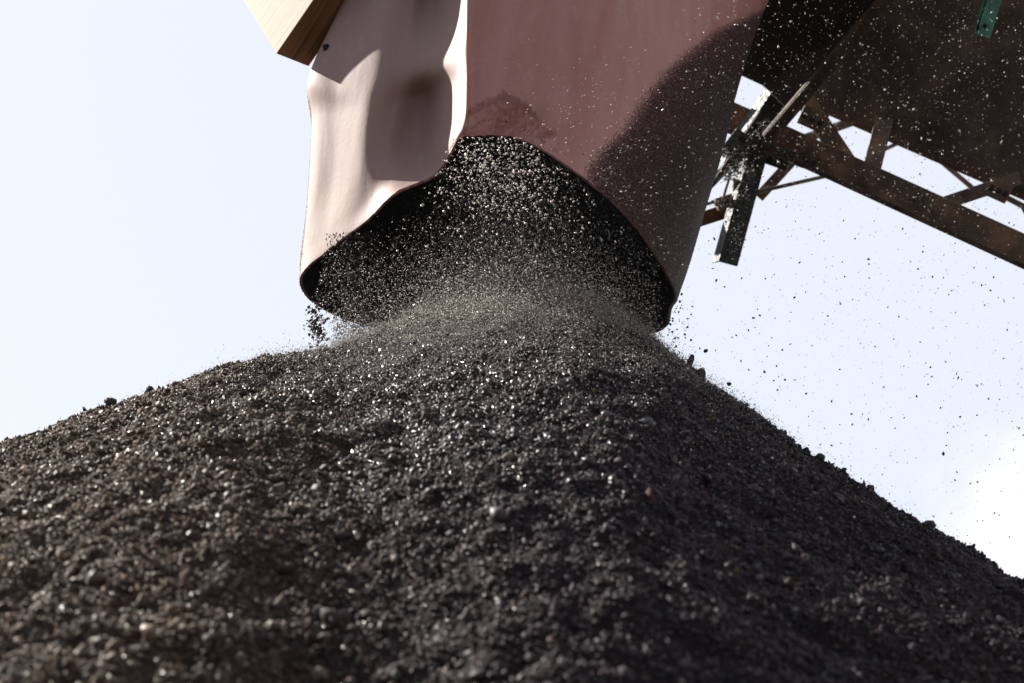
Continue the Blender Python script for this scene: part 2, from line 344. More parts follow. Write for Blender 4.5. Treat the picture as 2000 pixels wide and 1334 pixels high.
# shade painted as a black grit coat
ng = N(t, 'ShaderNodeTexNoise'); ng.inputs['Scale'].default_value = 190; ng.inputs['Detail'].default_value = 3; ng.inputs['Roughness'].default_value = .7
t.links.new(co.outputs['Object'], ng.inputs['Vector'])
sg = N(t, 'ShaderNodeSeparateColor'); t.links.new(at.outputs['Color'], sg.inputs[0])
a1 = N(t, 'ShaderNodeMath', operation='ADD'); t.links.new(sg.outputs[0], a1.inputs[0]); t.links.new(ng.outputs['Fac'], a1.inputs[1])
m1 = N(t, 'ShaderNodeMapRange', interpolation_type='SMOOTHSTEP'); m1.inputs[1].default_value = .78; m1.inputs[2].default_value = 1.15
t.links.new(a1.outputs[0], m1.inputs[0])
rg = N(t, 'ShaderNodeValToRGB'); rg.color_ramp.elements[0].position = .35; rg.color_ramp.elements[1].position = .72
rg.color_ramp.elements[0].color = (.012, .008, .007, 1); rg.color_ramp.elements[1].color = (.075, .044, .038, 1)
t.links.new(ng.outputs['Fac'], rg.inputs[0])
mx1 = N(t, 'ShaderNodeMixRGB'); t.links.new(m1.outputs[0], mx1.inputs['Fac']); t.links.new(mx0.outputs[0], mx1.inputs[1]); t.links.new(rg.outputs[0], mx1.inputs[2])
# brown damp stain (channel G)
mx2 = N(t, 'ShaderNodeMixRGB', blend_type='MULTIPLY'); mx2.inputs[2].default_value = (.55, .42, .36, 1)
nf = N(t, 'ShaderNodeTexNoise'); nf.inputs['Scale'].default_value = 60; nf.inputs['Detail'].default_value = 5; t.links.new(co.outputs['Object'], nf.inputs['Vector'])
a2 = N(t, 'ShaderNodeMath', operation='ADD'); t.links.new(sg.outputs[1], a2.inputs[0]); t.links.new(nf.outputs['Fac'], a2.inputs[1])
m2 = N(t, 'ShaderNodeMapRange', interpolation_type='SMOOTHSTEP'); m2.inputs[1].default_value = .8; m2.inputs[2].default_value = 1.3; t.links.new(a2.outputs[0], m2.inputs[0])
t.links.new(m2.outputs[0], mx2.inputs['Fac']); t.links.new(mx1.outputs[0], mx2.inputs[1])
# loose black flecks (channel B)
nk = N(t, 'ShaderNodeTexNoise'); nk.inputs['Scale'].default_value = 130; nk.inputs['Detail'].default_value = 4; t.links.new(co.outputs['Object'], nk.inputs['Vector'])
a3 = N(t, 'ShaderNodeMath', operation='ADD'); t.links.new(sg.outputs[2], a3.inputs[0]); t.links.new(nk.outputs['Fac'], a3.inputs[1])
m3 = N(t, 'ShaderNodeMapRange'); m3.inputs[1].default_value = 1.25; m3.inputs[2].default_value = 1.33; t.links.new(a3.outputs[0], m3.inputs[0])
mx3 = N(t, 'ShaderNodeMixRGB'); mx3.inputs[2].default_value = (.012, .01, .01, 1); t.links.new(m3.outputs[0], mx3.inputs['Fac']); t.links.new(mx2.outputs[0], mx3.inputs[1])
t.links.new(mx3.outputs[0], b.inputs['Base Color'])
rr_ = N(t, 'ShaderNodeMapRange'); rr_.inputs[3].default_value = .42; rr_.inputs[4].default_value = .62; rmx = N(t, 'ShaderNodeMath', operation='MAXIMUM'); t.links.new(m1.outputs[0], rmx.inputs[0]); t.links.new(at.outputs['Alpha'], rmx.inputs[1]); t.links.new(rmx.outputs[0], rr_.inputs[0]); t.links.new(rr_.outputs[0], b.inputs['Roughness'])
bs = N(t, 'ShaderNodeMath', operation='MULTIPLY'); t.links.new(m1.outputs[0], bs.inputs[0]); t.links.new(ng.outputs['Fac'], bs.inputs[1])
bm_ = N(t, 'ShaderNodeBump'); bm_.inputs['Strength'].default_value = 1; bm_.inputs['Distance'].default_value = .012; t.links.new(bs.outputs[0], bm_.inputs['Height'])
bm2 = N(t, 'ShaderNodeBump'); bm2.inputs['Strength'].default_value = .15; bm2.inputs['Distance'].default_value = .003; t.links.new(nf.outputs['Fac'], bm2.inputs['Height']); t.links.new(bm_.outputs[0], bm2.inputs['Normal'])
nw = N(t, 'ShaderNodeTexNoise'); nw.inputs['Scale'].default_value = 3; nw.inputs['Detail'].default_value = 2; nw.inputs['Distortion'].default_value = .3
mw = N(t, 'ShaderNodeMapping'); mw.inputs['Scale'].default_value = (2.2, 2.2, .7); mw.inputs['Rotation'].default_value = (0, .5, 0); t.links.new(co.outputs['Object'], mw.inputs[0]); t.links.new(mw.outputs[0], nw.inputs['Vector'])
bm3 = N(t, 'ShaderNodeBump'); bm3.inputs['Strength'].default_value = .12; bm3.inputs['Distance'].default_value = .03; t.links.new(nw.outputs['Fac'], bm3.inputs['Height']); t.links.new(bm2.outputs[0], bm3.inputs['Normal'])
t.links.new(bm3.outputs[0], b.inputs['Normal'])
b.inputs['Specular IOR Level'].default_value = .5
sp_ = N(t, 'ShaderNodeMapRange'); sp_.inputs[3].default_value = .5; sp_.inputs[4].default_value = .12; mxm = N(t, 'ShaderNodeMath', operation='MAXIMUM'); t.links.new(m1.outputs[0], mxm.inputs[0]); t.links.new(at.outputs['Alpha'], mxm.inputs[1]); t.links.new(mxm.outputs[0], sp_.inputs[0]); t.links.new(sp_.outputs[0], b.inputs['Specular IOR Level'])
M_rubber = m
# outer sheet
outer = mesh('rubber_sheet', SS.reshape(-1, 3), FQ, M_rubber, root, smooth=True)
# colour layout: shade painted on the right with grit, plus stains, flecks and dust
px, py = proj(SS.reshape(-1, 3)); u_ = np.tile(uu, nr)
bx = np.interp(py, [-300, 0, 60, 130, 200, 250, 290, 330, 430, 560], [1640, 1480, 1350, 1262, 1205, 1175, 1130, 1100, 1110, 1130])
shade_coat = np.clip((px - bx - 10) / 60, -1, 1) * .5 + np.clip((px - bx) / 300, 0, 1) * .15
shade_coat = np.where((u_ > 6.2) & (u_ < 11.5), shade_coat, -.6)
shade_coat = np.where((u_ >= 11.5), .4, shade_coat)
shade_coat = np.maximum(shade_coat, 0)
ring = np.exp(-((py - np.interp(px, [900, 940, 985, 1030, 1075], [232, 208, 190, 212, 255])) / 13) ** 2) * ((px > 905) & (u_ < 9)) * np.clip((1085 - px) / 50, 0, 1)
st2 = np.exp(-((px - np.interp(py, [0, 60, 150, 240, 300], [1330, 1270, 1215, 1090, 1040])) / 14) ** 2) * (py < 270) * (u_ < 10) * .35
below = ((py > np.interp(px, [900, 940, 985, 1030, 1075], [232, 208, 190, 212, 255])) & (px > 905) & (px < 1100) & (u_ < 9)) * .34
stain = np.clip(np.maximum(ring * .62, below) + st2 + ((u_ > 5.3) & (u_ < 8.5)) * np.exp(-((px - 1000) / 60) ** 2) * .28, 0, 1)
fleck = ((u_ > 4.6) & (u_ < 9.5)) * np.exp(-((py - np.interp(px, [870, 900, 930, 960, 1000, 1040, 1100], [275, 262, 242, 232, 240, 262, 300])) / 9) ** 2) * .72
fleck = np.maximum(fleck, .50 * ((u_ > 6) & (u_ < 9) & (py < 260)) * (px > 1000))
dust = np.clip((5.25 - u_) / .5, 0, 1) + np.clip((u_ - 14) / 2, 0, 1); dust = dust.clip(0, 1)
a = outer.data.attributes.new('grime_shade', 'FLOAT_COLOR', 'POINT')
a.data.foreach_set('color', np.stack([shade_coat, stain, fleck, dust], 1).astype(np.float32).ravel())
# loose grit clinging to the darkened part of the sheet
cand = np.where(shade_coat > .3)[0]; cand = cand[(py[cand] > -40) & (px[cand] < 1500)]
nb = 26000; ci = rng.choice(cand, nb); r_i, c_i = ci // nc, ci % nc
r2 = np.minimum(r_i + 1, nr - 1); c2_ = (c_i + 1) % nc; f1_, f2_ = rng.random((nb, 1)), rng.random((nb, 1))
cp_ = SS[r_i, c_i] * (1 - f1_) * (1 - f2_) + SS[r2, c_i] * f1_ * (1 - f2_) + SS[r_i, c2_] * (1 - f1_) * f2_ + SS[r2, c2_] * f1_ * f2_
v_, f_ = blobs(cp_ + nm[r_i, c_i] * .0004, .0006 + .0012 * rng.random(nb) ** 2, OV, OF, jit=.15)
cl = mesh('clinging_grit', v_, f_, M_grit, root)
edge_ = np.exp(-((px[ci] - np.interp(py[ci], [0, 120, 250, 365, 480, 560], [1465, 1415, 1385, 1345, 1325, 1305])) / 26) ** 2)[:, None] * (py[ci] > 150)[:, None]  # grit along the right edge tinted paler to paint in a highlight
cc = (.02 + (.35 + .5 * edge_) * rng.random((nb, 1)) ** (4 - 2.6 * edge_)) * np.ones((1, 3)); tint_attr(cl, np.repeat(np.concatenate([cc, rng.random((nb, 1)) * .6], 1), 6, 0)); cl['kind'] = 'stuff'
# inner lining and cut rim
mesh('inner_lining', inner.reshape(-1, 3), FQ[:, ::-1].copy(), M_lining, root, smooth=True)
k = np.arange(nc)
last = np.concatenate([SS[-1], inner[-1]])
mid = (SS[-1] + inner[-1]) / 2; dwn = SS[-1] - SS[-2]; dwn /= np.linalg.norm(dwn, axis=1)[:, None]
ring_v = np.concatenate([SS[-1], SS[-1] * .7 + inner[-1] * .3 + dwn * .003, SS[-1] * .3 + inner[-1] * .7 + dwn * .003, inner[-1]])
FR = np.concatenate([np.stack([k + a_ * nc, (k + 1) % nc + a_ * nc, (k + 1) % nc + (a_ + 1) * nc, k + (a_ + 1) * nc], 1) for a_ in range(3)])
M_rim = mat_noise('cut_rubber_edge', [(.05, .022, .022), (.22, .095, .095), (.30, .14, .13)], 45, .6, .2, bump=.5, bscale=150)
mesh('cut_rim', ring_v, FR, M_rim, root, smooth=True)

# ------------------------------------------------------------------ straight members
def frame(a, b_, upv=(0, 0, 1)):
    a = np.array(a, float); b_ = np.array(b_, float); d = b_ - a; L = np.linalg.norm(d); d /= L
    s = np.cross(d, upv); s /= np.linalg.norm(s); q = np.cross(s, d); return a, d, s, q, L
def prism(poly, a, b_, upv=(0, 0, 1), cut=None):
    a, d, s, q, L = frame(a, b_, upv); n = len(poly)
    V = [a + s * x + q * y for x, y in poly] + [a + d * L + s * x + q * y for x, y in poly]
    if cut:                                                # skew the far end
        V = V[:n] + [v + d * (cut * poly[i_][0]) for i_, v in enumerate(V[n:])]
    F = [tuple(range(n))[::-1], tuple(range(n, 2 * n))] + [(i_, (i_ + 1) % n, n + (i_ + 1) % n, n + i_) for i_ in range(n)]
    return V, F
def box_poly(w, h): return [(-w / 2, -h / 2), (w / 2, -h / 2), (w / 2, h / 2), (-w / 2, h / 2)]
def angle_poly(w, h, t_=.008): return [(0, 0), (w, 0), (w, t_), (t_, t_), (t_, h), (0, h)]
def chan_poly(w, h, t_=.008): return [(-w / 2, -h / 2), (w / 2, -h / 2), (w / 2, -h / 2 + t_), (-w / 2 + t_, -h / 2 + t_), (-w / 2 + t_, h / 2 - t_), (w / 2, h / 2 - t_), (w / 2, h / 2), (-w / 2, h / 2)]
def round_poly(r, n=14): return [(r * math.cos(2 * math.pi * i_ / n), r * math.sin(2 * math.pi * i_ / n)) for i_ in range(n)]
def bevel(o, w=.002):
    md = o.modifiers.new('bevel', 'BEVEL'); md.width = w; md.segments = 2; md.limit_method = 'ANGLE'
    return o
def member(name, poly, a, b_, mat, parent, upv=(0, 0, 1), bev=.002, cut=None):
    V, F = prism(poly, a, b_, upv, cut)
    o = mesh(name, V, F, mat, parent)
    if bev: bevel(o, bev)
    return o
def hexbolt(name, c, nrm, r, mat, parent):
    nrm = np.array(nrm, float); nrm /= np.linalg.norm(nrm); c = np.array(c, float)
    a, d, s, q, L = frame(c, c + nrm * r, (.1, .2, 1))
    V, F = [], []
    def disc(poly, z0, z1):
        k0 = len(V); n = len(poly)
        V.extend([c + d * z0 + s * x + q * y for x, y in poly]); V.extend([c + d * z1 + s * x + q * y for x, y in poly])
        F.append(tuple(range(k0 + n, k0 + 2 * n))); F.append(tuple(range(k0, k0 + n))[::-1])
        F.extend([(k0 + i_, k0 + (i_ + 1) % n, k0 + n + (i_ + 1) % n, k0 + n + i_) for i_ in range(n)])
    disc(round_poly(r * 1.5, 18), -.001, r * .25); disc(round_poly(r, 6), r * .25, r * 1.0); disc(round_poly(r * .5, 12), r, r * 1.5)
    return mesh(name, V, F, mat, parent)

# sheet bolts on chute
u0 = SS[int(VN * 2.7), int(UN * .45)]; n0 = nm[int(VN * 2.7), int(UN * .45)]
tag(hexbolt('bolt', u0, n0, .010, M_black, root))

# ------------------------------------------------------------------ timber beam (corner fitted so its edges run as in the photo)
def timber():
    A = P(540, 105, 4.73)
    e3 = P(603, 130, 4.83) - A; e2 = P(725, -165, 4.41) - A; e1 = P(442, -53, 5.19) - A
    e2 = e2 * 1.3
    V = [A, A + e3, A + e3 + e1, A + e1]; V = V + [v + e2 for v in V]
    F = [(0, 1, 2, 3), (7, 6, 5, 4), (0, 4, 5, 1), (1, 5, 6, 2), (2, 6, 7, 3), (3, 7, 4, 0)]
    o = mesh('timber_beam', V, F, M_wood)
    uvl = o.data.uv_layers.new(name='UVMap')
    for pl in o.data.polygons:
        for li in pl.loop_indices:
            v = np.array(o.data.vertices[o.data.loops[li].vertex_index].co) - A
            uvl.data[li].uv = (v @ e2 / 1.1, (v @ e1 / .26 + v @ e3 / max(np.linalg.norm(e3), 1e-3) * 1.7) + .0)
    o.data.materials.append(M_wood_shade); o.data.polygons[2].material_index = 1  # underside face: its shade is put into a darker, browner pine colour
    md = o.modifiers.new('bevel', 'BEVEL'); md.width = .003; md.segments = 2
    tag(o, 'squared pale timber beam end wedged beside the top of the chute', 'timber beam')
    return o
timber()

# ------------------------------------------------------------------ conveyor
cv = empty('conveyor', tuple(P(1700, 300, 5.6)))
tag(cv, 'dark rusty conveyor underside with lattice girder beside the chute', 'conveyor')
# underside plate: sheet of steel, lower edge as seen, rising overhead
edge = [(1520, 178, 5.9), (1560, 195, 5.88), (1640, 228, 5.8), (1770, 284, 5.7), (1833, 310, 5.65), (2060, 405, 5.5), (2500, 600, 5.2)]
top = [(1400, -500, 4.87), (1500, -500, 4.85), (1700, -500, 4.8), (1900, -500, 4.75), (2000, -500, 4.7), (2300, -500, 4.6), (2900, -500, 4.4)]
E = np.array([P(*q) for q in edge]); T_ = np.array([P(*q) for q in top])
nrm = np.cross(E[-1] - E[0], T_[0] - E[0]); nrm /= np.linalg.norm(nrm)
if nrm[2] < 0: nrm = -nrm
nq = len(E); V = list(E) + list(T_) + list(E + nrm * .03) + list(T_ + nrm * .03)
F = []
for k_ in range(nq - 1):
    F += [(k_, k_ + 1, nq + k_ + 1, nq + k_), (2 * nq + k_, 3 * nq + k_, 3 * nq + k_ + 1, 2 * nq + k_ + 1), (k_, 2 * nq + k_, 2 * nq + k_ + 1, k_ + 1), (nq + k_, nq + k_ + 1, 3 * nq + k_ + 1, 3 * nq + k_)]
F += [(0, nq, 3 * nq, 2 * nq), (nq - 1, 3 * nq - 1, 4 * nq - 1, 2 * nq - 1)]
mesh('underside_plate', V, F, M_belt, cv)
# black side skirt left of the sloping tube
V = [P(1380, 118, 5.5), P(1440, 144, 5.5), P(1492, 168, 5.5), P(1540, 215, 5.45), P(1572, 185, 5.4), P(1760, -20, 4.95), P(1860, -250, 4.7), P(1380, -250, 4.75)]
# member along chute-side: black plate
n_ = len(V); Vb = [v + np.array([0, .02, .012]) for v in V]
mesh('side_skirt', V + Vb, [tuple(range(n_)), tuple(range(n_, 2 * n_))[::-1]] + [(i_, (i_ + 1) % n_, n_ + (i_ + 1) % n_, n_ + i_) for i_ in range(n_)], M_black, cv)
member('edge_tube', round_poly(.03, 16), P(1500, 268, 5.42), P(1850, -142, 4.58), M_rust2, cv, bev=0)
# lattice girder
def mem(name, a, b_, w, dpt, mat=M_steel, shape='box', upv=None, bev=.003):
    A_, B_ = P(*a), P(*b_)
    vw = (A_ + B_) / 2 - CP
    up_ = -vw / np.linalg.norm(vw) if upv is None else upv
    poly = {'box': box_poly(w, dpt), 'angle': [(x - w / 2, y) for x, y in angle_poly(w, dpt)], 'rod': round_poly(w / 2, 12), 'chan': chan_poly(w, dpt)}[shape]
    return member(name, poly, A_, B_, mat, cv, up_, bev if shape != 'rod' else 0)
mem('bottom_chord', (1395, 212, 5.8), (2330, 640, 5.25), .125, .10)
mem('chord_flange', (1395, 243, 5.74), (2330, 672, 5.19), .022, .06, M_rust2)
mem('top_chord', (1500, 160, 5.98), (2330, 520, 5.45), .06, .08, shape='box')
mem('diagonal_brace', (1572, 195, 5.75), (1672, 345, 5.7), .085, .05, M_steel, 'chan')
mem('diagonal_brace', (1727, 235, 5.68), (1694, 365, 5.66), .078, .05, M_steel, 'chan')
mem('diagonal_brace', (1800, 412, 5.6), (1990, 348, 5.5), .058, .05, M_steel, 'chan')
mem('diagonal_brace', (2060, 500, 5.45), (2010, 400, 5.45), .07, .05, M_steel, 'chan')
# gusset behind, far-side lattice
mem('far_chord', (1560, 275, 6.9), (1668, 236, 6.9), .05, .04)
mem('far_brace', (1690, 310, 6.9), (1790, 262, 6.9), .022, .02, shape='angle')
mem('far_brace', (1826, 305, 6.7), (1905, 372, 6.6), .026, .03)
mem('far_brace', (1920, 362, 6.6), (2080, 445, 6.5), .03, .03)
# gusset plates and their bolts where braces meet the chord
for gx_, gy_, gY, gw, gh, gr in ((1678, 338, 5.62, .15, .10, -.42), (1805, 398, 5.52, .13, .09, -.42), (1588, 232, 5.70, .12, .09, -.42), (1950, 372, 5.42, .10, .08, -.42)):
    cg = P(gx_, gy_, gY); e1 = math.cos(gr) * RT + math.sin(gr) * UP; tw = -(cg - CP) / np.linalg.norm(cg - CP); e2 = np.cross(tw, e1)
    V, F = prism(box_poly(gh, .008), cg - e1 * gw / 2, cg + e1 * gw / 2, tw)
    o = bevel(mesh('gusset_plate', V, F, M_steel, cv), .002)
    for sa in (-.32, 0, .32):
        hexbolt('gusset_bolt', cg + e1 * gw * sa + tw * .004, tw, .009, M_rust2, o)
# rusty bars and clamps around the cluster
mem('cross_bar', (1310, 447, 5.75), (1432, 408, 5.75), .062, .05, M_rust)
mem('tie_rod', (1465, 378, 5.85), (1640, 338, 6.00), .018, .018, M_steel, 'rod')
mem('tie_rod', (1370, 402, 5.90), (1440, 380, 5.90), .014, .014, M_steel, 'rod')
mem('tie_rod', (1428, 335, 5.85), (1408, 400, 5.85), .014, .014, M_steel, 'rod')
mem('stay_plate', (1482, 385, 5.95), (1560, 300, 6.05), .05, .012, M_rust)
mem('stay_plate', (1330, 420, 5.95), (1430, 315, 5.95), .04, .012, M_gdirty)
mem('stay_plate', (1390, 230, 6.00), (1475, 250, 6.00), .075, .02, M_rust)
# green hanger: angle iron pointing down, one flange turned towards the sun
toward = -(P(1460, 350, 5.) - CP); toward /= np.linalg.norm(toward)
def lpoly3(p0, p1, e_a, wa, e_b, wb, t__, mat, name, parent=None):
    prof = [0 * e_a, e_a * wa, e_a * wa + e_b * t__, e_a * t__ + e_b * t__, e_a * t__ * .5 + e_b * wb, e_b * wb]
    V = [p0 + p_ for p_ in prof] + [p1 + p_ for p_ in prof]; n = 6
    F = [(0, 1, 2, 3), (3, 4, 5, 0), (9, 8, 7, 6), (6, 11, 10, 9)] + [(i_, n + i_, n + (i_ + 1) % n, (i_ + 1) % n) for i_ in range(n)]
    return bevel(mesh(name, V, F, mat, parent or cv), .0015)
def flanges(p0, p1, lean):
    d = (p1 - p0) / np.linalg.norm(p1 - p0); s_ = np.cross(d, toward); s_ /= np.linalg.norm(s_)
    if s_ @ RT < 0: s_ = -s_
    f = -s_ * lean - toward * (1 - lean); f -= d * (f @ d); return s_, f / np.linalg.norm(f)
h0, h1 = P(1488, 208, 5.7), P(1404, 510, 5.6)
s_, f2 = flanges(h0, h1, .42)
lpoly3(h0, h1, s_, .082, f2, .042, .008, M_gdirty, 'angle_hanger')
rail0, rail1 = P(1412, 318, 5.75), P(1590, 60, 5.4)
s_, f3 = flanges(rail0, rail1, .42)
lpoly3(rail0, rail1, s_, .092, f3, .060, .008, M_gdirty, 'slanted_rail')
# hydraulic hose and pipe stub running beside the rail
mem('hose', (1398, 352, 5.7), (1502, 196, 5.6), .022, .022, M_black, 'rod')
mem('pipe_stub', (1436, 352, 5.68), (1432, 440, 5.68), .030, .030, M_steel, 'rod')
# clamp blocks with bolts
def clamp(px_, py_, Y, w, h, d, mat, rot):
    c = P(px_, py_, Y); e1 = math.cos(rot) * RT + math.sin(rot) * UP; 
    V, F = prism(box_poly(w, d), c - e1 * h / 2, c + e1 * h / 2, toward)
    o = bevel(mesh('clamp_plate', V, F, mat, cv), .004)
    for s__ in (-.3, .3):
        hexbolt('clamp_bolt', c + e1 * h * s__ + toward * d / 2, toward, .010, mat, o)
    return o
clamp(1440, 285, 5.62, .10, .12, .05, M_gdirty, .9)
clamp(1500, 300, 5.70, .09, .2, .04, M_gdirty, -.35)
clamp(1415, 395, 5.60, .055, .075, .05, M_steel, .3)
clamp(1558, 308, 5.75, .07, .08, .04, M_gdirty, -.4)
# damp grit caked on the hanger, the rail and the clamps
nb = 3600; segs = [((1500, 235), (1420, 350), 20), ((1472, 300), (1430, 500), 15), ((1395, 300), (1500, 300), 16), ((1395, 395), (1440, 400), 9), ((1500, 300), (1600, 320), 13)]
si = rng.choice(len(segs), nb, p=[.3, .25, .2, .1, .15]); tt = rng.random(nb)
qx = np.array([segs[a][0][0] + (segs[a][1][0] - segs[a][0][0]) * b_ for a, b_ in zip(si, tt)]) + rng.normal(size=nb) * np.array([segs[a][2] * .5 for a in si])
qy = np.array([segs[a][0][1] + (segs[a][1][1] - segs[a][0][1]) * b_ for a, b_ in zip(si, tt)]) + rng.normal(size=nb) * 5
v_, f_ = blobs(Pa(qx, qy, rng.uniform(5.52, 5.66, nb)), .0015 + .0055 * rng.random(nb) ** 2.5, OV, OF, jit=.2)
ck = mesh('caked_grit', v_, f_, M_stone, cv); ck['kind'] = 'stuff'
cc = (.01 + .09 * rng.random((nb, 1)) ** 2) * np.array([[1, .85, .7]]); tint_attr(ck, np.repeat(np.concatenate([cc, rng.random((nb, 1)) * .9], 1), 6, 0))
# green angle hanging in the upper right corner
ag0, ag1 = P(1938, -60, 4.3), P(1899, 66, 4.3)
sG = P(1936, 80, 4.3) - ag1; sG /= np.linalg.norm(sG)
dG = ag1 - ag0; fG = np.cross(sG, dG); fG /= np.linalg.norm(fG); fG = fG if fG @ toward > 0 else -fG
ga = lpoly3(ag0, ag1, sG, .062, fG, .02, .006, M_green, 'green_angle')
hole = hexbolt('hole_bolt', ag1 + sG * .034 - dG / np.linalg.norm(dG) * .045 + fG * .007, fG, .006, M_black, ga)
rib0, rib1 = ag0 + sG * .018, ag1 + sG * .012 - dG / np.linalg.norm(dG) * .02
V, F = prism(box_poly(.006, .05), rib0, rib1, fG); mesh('welded_rib', V, F, M_green, ga)

# ------------------------------------------------------------------ falling grit
def grit_obj(name, pos, rad, mat, label, cat, alb=(.2, .55), warm=.03, streak=None, asp=(.5, 1.0, 1.6), pw=1.0):
    n = len(pos)
    R = rand_rot(n)
    if streak is not None:                                   # long axis loosely follows the fall
        zz = streak + rng.normal(size=(n, 3)) * .25; zz /= np.linalg.norm(zz, axis=1)[:, None]
        h_ = rng.normal(size=(n, 3)); xx = np.cross(h_, zz); xx /= np.linalg.norm(xx, axis=1)[:, None]; yy = np.cross(zz, xx)
        R = np.stack([xx, yy, zz], 2)
    v, f = blobs(pos, rad, OV, OF, jit=.15, asp=asp, R=R)
    o = mesh(name, v, f, mat)
    a_ = (alb[0] + (alb[1] - alb[0]) * rng.random(n) ** pw)[:, None]; c = a_ * (1 + warm * rng.normal(size=(n, 3))) * np.array([1.05, .94, .83])
    c = np.concatenate([c.clip(.02, .8), rng.random((n, 1))], 1)
    tint_attr(o, np.repeat(c, 6, 0)); tag(o, label, cat, kind='stuff')
    return o
# stream fanning out of the chute mouth
n = 42000
t_ = rng.random(n) ** .48
py = 272 + t_ * 400
cx = 985 + 10 * t_; half = 95 + 330 * t_ ** .8
px = cx + half * np.clip(rng.normal(size=n) * .42, -1, 1)
lim_l = np.interp(py, [272, 340, 400, 470, 545, 600, 700], [880, 845, 790, 705, 650, 650, 660]) + 25 * np.abs(rng.normal(size=len(py))); lim_r = np.interp(py, [272, 316, 424, 560, 620, 680], [1020, 1090, 1220, 1310, 1300, 1290])
k = (px > lim_l) & (px < lim_r); px, py, t_ = px[k], py[k], t_[k]
Yf = np.interp(px, [585, 716, 850, 930, 1098, 1228, 1318], [4.76, 4.43, 4.30, 4.1, 4.0, 4.09, 4.4])
Y = Yf - .03 + rng.uniform(0, .62, len(px)) * (.3 + .7 * t_) + .05 * rng.normal(size=len(px)) + .2 * t_
pos = Pa(px, py, Y)
inside = pos[:, 2] > heap_z(pos[:, 0], pos[:, 1], False) - .0
pos = pos[inside]; px = px[inside]; t_ = t_[inside]
rad = .0010 + .0034 * rng.random(len(pos)) ** 6 + .0004 * (1 - t_)
dirs = np.stack([(px - 990) / 420 * .5, np.zeros_like(px), -np.ones_like(px)], 1)
grit_obj('falling_gravel', pos, rad, M_grit, 'dense stream of small grey grit pouring from the chute mouth onto the heap', 'falling gravel', (.03, .8), streak=dirs, asp=(.45, .8, 2.6), pw=3)
# sunlit heart of the stream, its brightness put into pale grit colour, where it meets the heap top
n = 34000
px = 1000 + rng.normal(size=n) * 140; py = 606 + rng.normal(size=n) * 70
k = (px > 660) & (px < 1290) & (py > 420); px, py = px[k], py[k]
hz = Pa(px, py, rng.uniform(3.85, 4.5, len(px))); k = hz[:, 2] > heap_z(hz[:, 0], hz[:, 1], False) + .004; hz = hz[k]
grit_obj('sunlit_heart_grit', hz, .0008 + .0016 * rng.random(len(hz)) ** 3, M_grit, 'sunlit heart of the stream, painted as pale fine grit on the very top of the heap', 'falling gravel', (.3, .9))
# grit skipping over the rounded top and running down the upper slope
n = 120000
rr0 = .46 * np.sqrt(-2 * np.log(rng.random(n) + 1e-9)) * rng.uniform(.6, 1.35, n); th0 = np.clip(rng.normal(size=n) * .8, -1.8, 1.8)
rr0 = rr0 * (.86 + .16 * np.sin(th0))
x0 = PK[0] + rr0 * np.sin(th0); y0 = PK[1] - .2 - rr0 * np.cos(th0)
h0_ = rng.exponential(1, n) * (.012 + .045 * np.exp(-(rr0 / .28) ** 2)) + .007
grit_obj('skipping_grit', np.stack([x0, y0, heap_z(x0, y0) + h0_], 1), .0007 + .0015 * rng.random(n) ** 3, M_grit, 'fine pale grit skipping down the rounded top of the heap below the chute mouth', 'falling gravel', (.05, .6), pw=2)
# curtain on the left of the mouth
n = 9000
s1 = rng.random(n); px = 672 + rng.normal(size=n) * 40 + 60 * rng.random(n) * s1; py = 455 + s1 * 240
k = (px > np.interp(py, [440, 600, 700], [640, 615, 608])) & ((py < 596) | (px > 650) | (rng.random(len(px)) < .25)); px, py = px[k], py[k]
Y = rng.uniform(4.45, 4.95, len(px)); pos = Pa(px, py, Y); k = pos[:, 2] > heap_z(pos[:, 0], pos[:, 1], False); pos = pos[k]
grit_obj('grit_curtain', pos, rng.uniform(.001, .003, len(pos)), M_grit, 'thin curtain of grit dropping off the left corner of the chute', 'falling gravel', (.02, .3), pw=2.5, streak=np.tile([0., 0, -1], (len(pos), 1)), asp=(.5, .9, 2.2))
# coarse bright bits spilling over the front rim
n = 1700
px = 985 + rng.normal(size=n) * 80; py = 268 + np.abs(rng.normal(size=n)) * 100
px = px + (py - 270) * rng.normal(size=n) * .35
k = (py < 640) & (px > np.interp(py, [272, 340, 400, 470], [885, 850, 790, 700])) & (px < np.interp(py, [272, 316, 424, 560], [1020, 1085, 1215, 1300])); px, py = px[k], py[k]
pos = Pa(px, py, rng.uniform(3.7, 4.12, len(px)))
grit_obj('spilling_grains', pos, .0012 + .0036 * rng.random(len(pos)) ** 2, M_grit, 'coarse pale grains spilling over the front rim of the chute', 'falling gravel', (.45, .75))
# flying grit over the conveyor and sky on the right
n = 12000
px = rng.uniform(1330, 2060, n); py = rng.uniform(-30, 1080, n)
w = np.where(py < 420, .85, .35 * np.exp(-(py - 420) / 420)) * (.35 + .65 * np.clip((px - 1350) / 420, 0, 1) + .5 * (py < 300))
w = w * (1 + 1.6 * vnoise(px, py, 51, 110) + 1.2 * vnoise(px, py, 52, 40)).clip(.1, 2)
k = (rng.random(n) < w); px, py = px[k], py[k]
Yg = np.where(rng.random(len(px)) < .6, rng.uniform(2.9, 3.6, len(px)), rng.uniform(4.6, 5.3, len(px)))
pos = Pa(px, py, Yg); k = pos[:, 2] > heap_z(pos[:, 0], pos[:, 1], False) + .03; pos = pos[k]
grit_obj('flying_grit', pos, .0007 + .0022 * rng.random(len(pos)) ** 4, M_grit, 'sparse specks of grit flying through the air right of the chute', 'flying grit', (.35, .7))
n = 1100
px = rng.uniform(1380, 2050, n); py = 430 + 620 * rng.random(n) ** 1.2
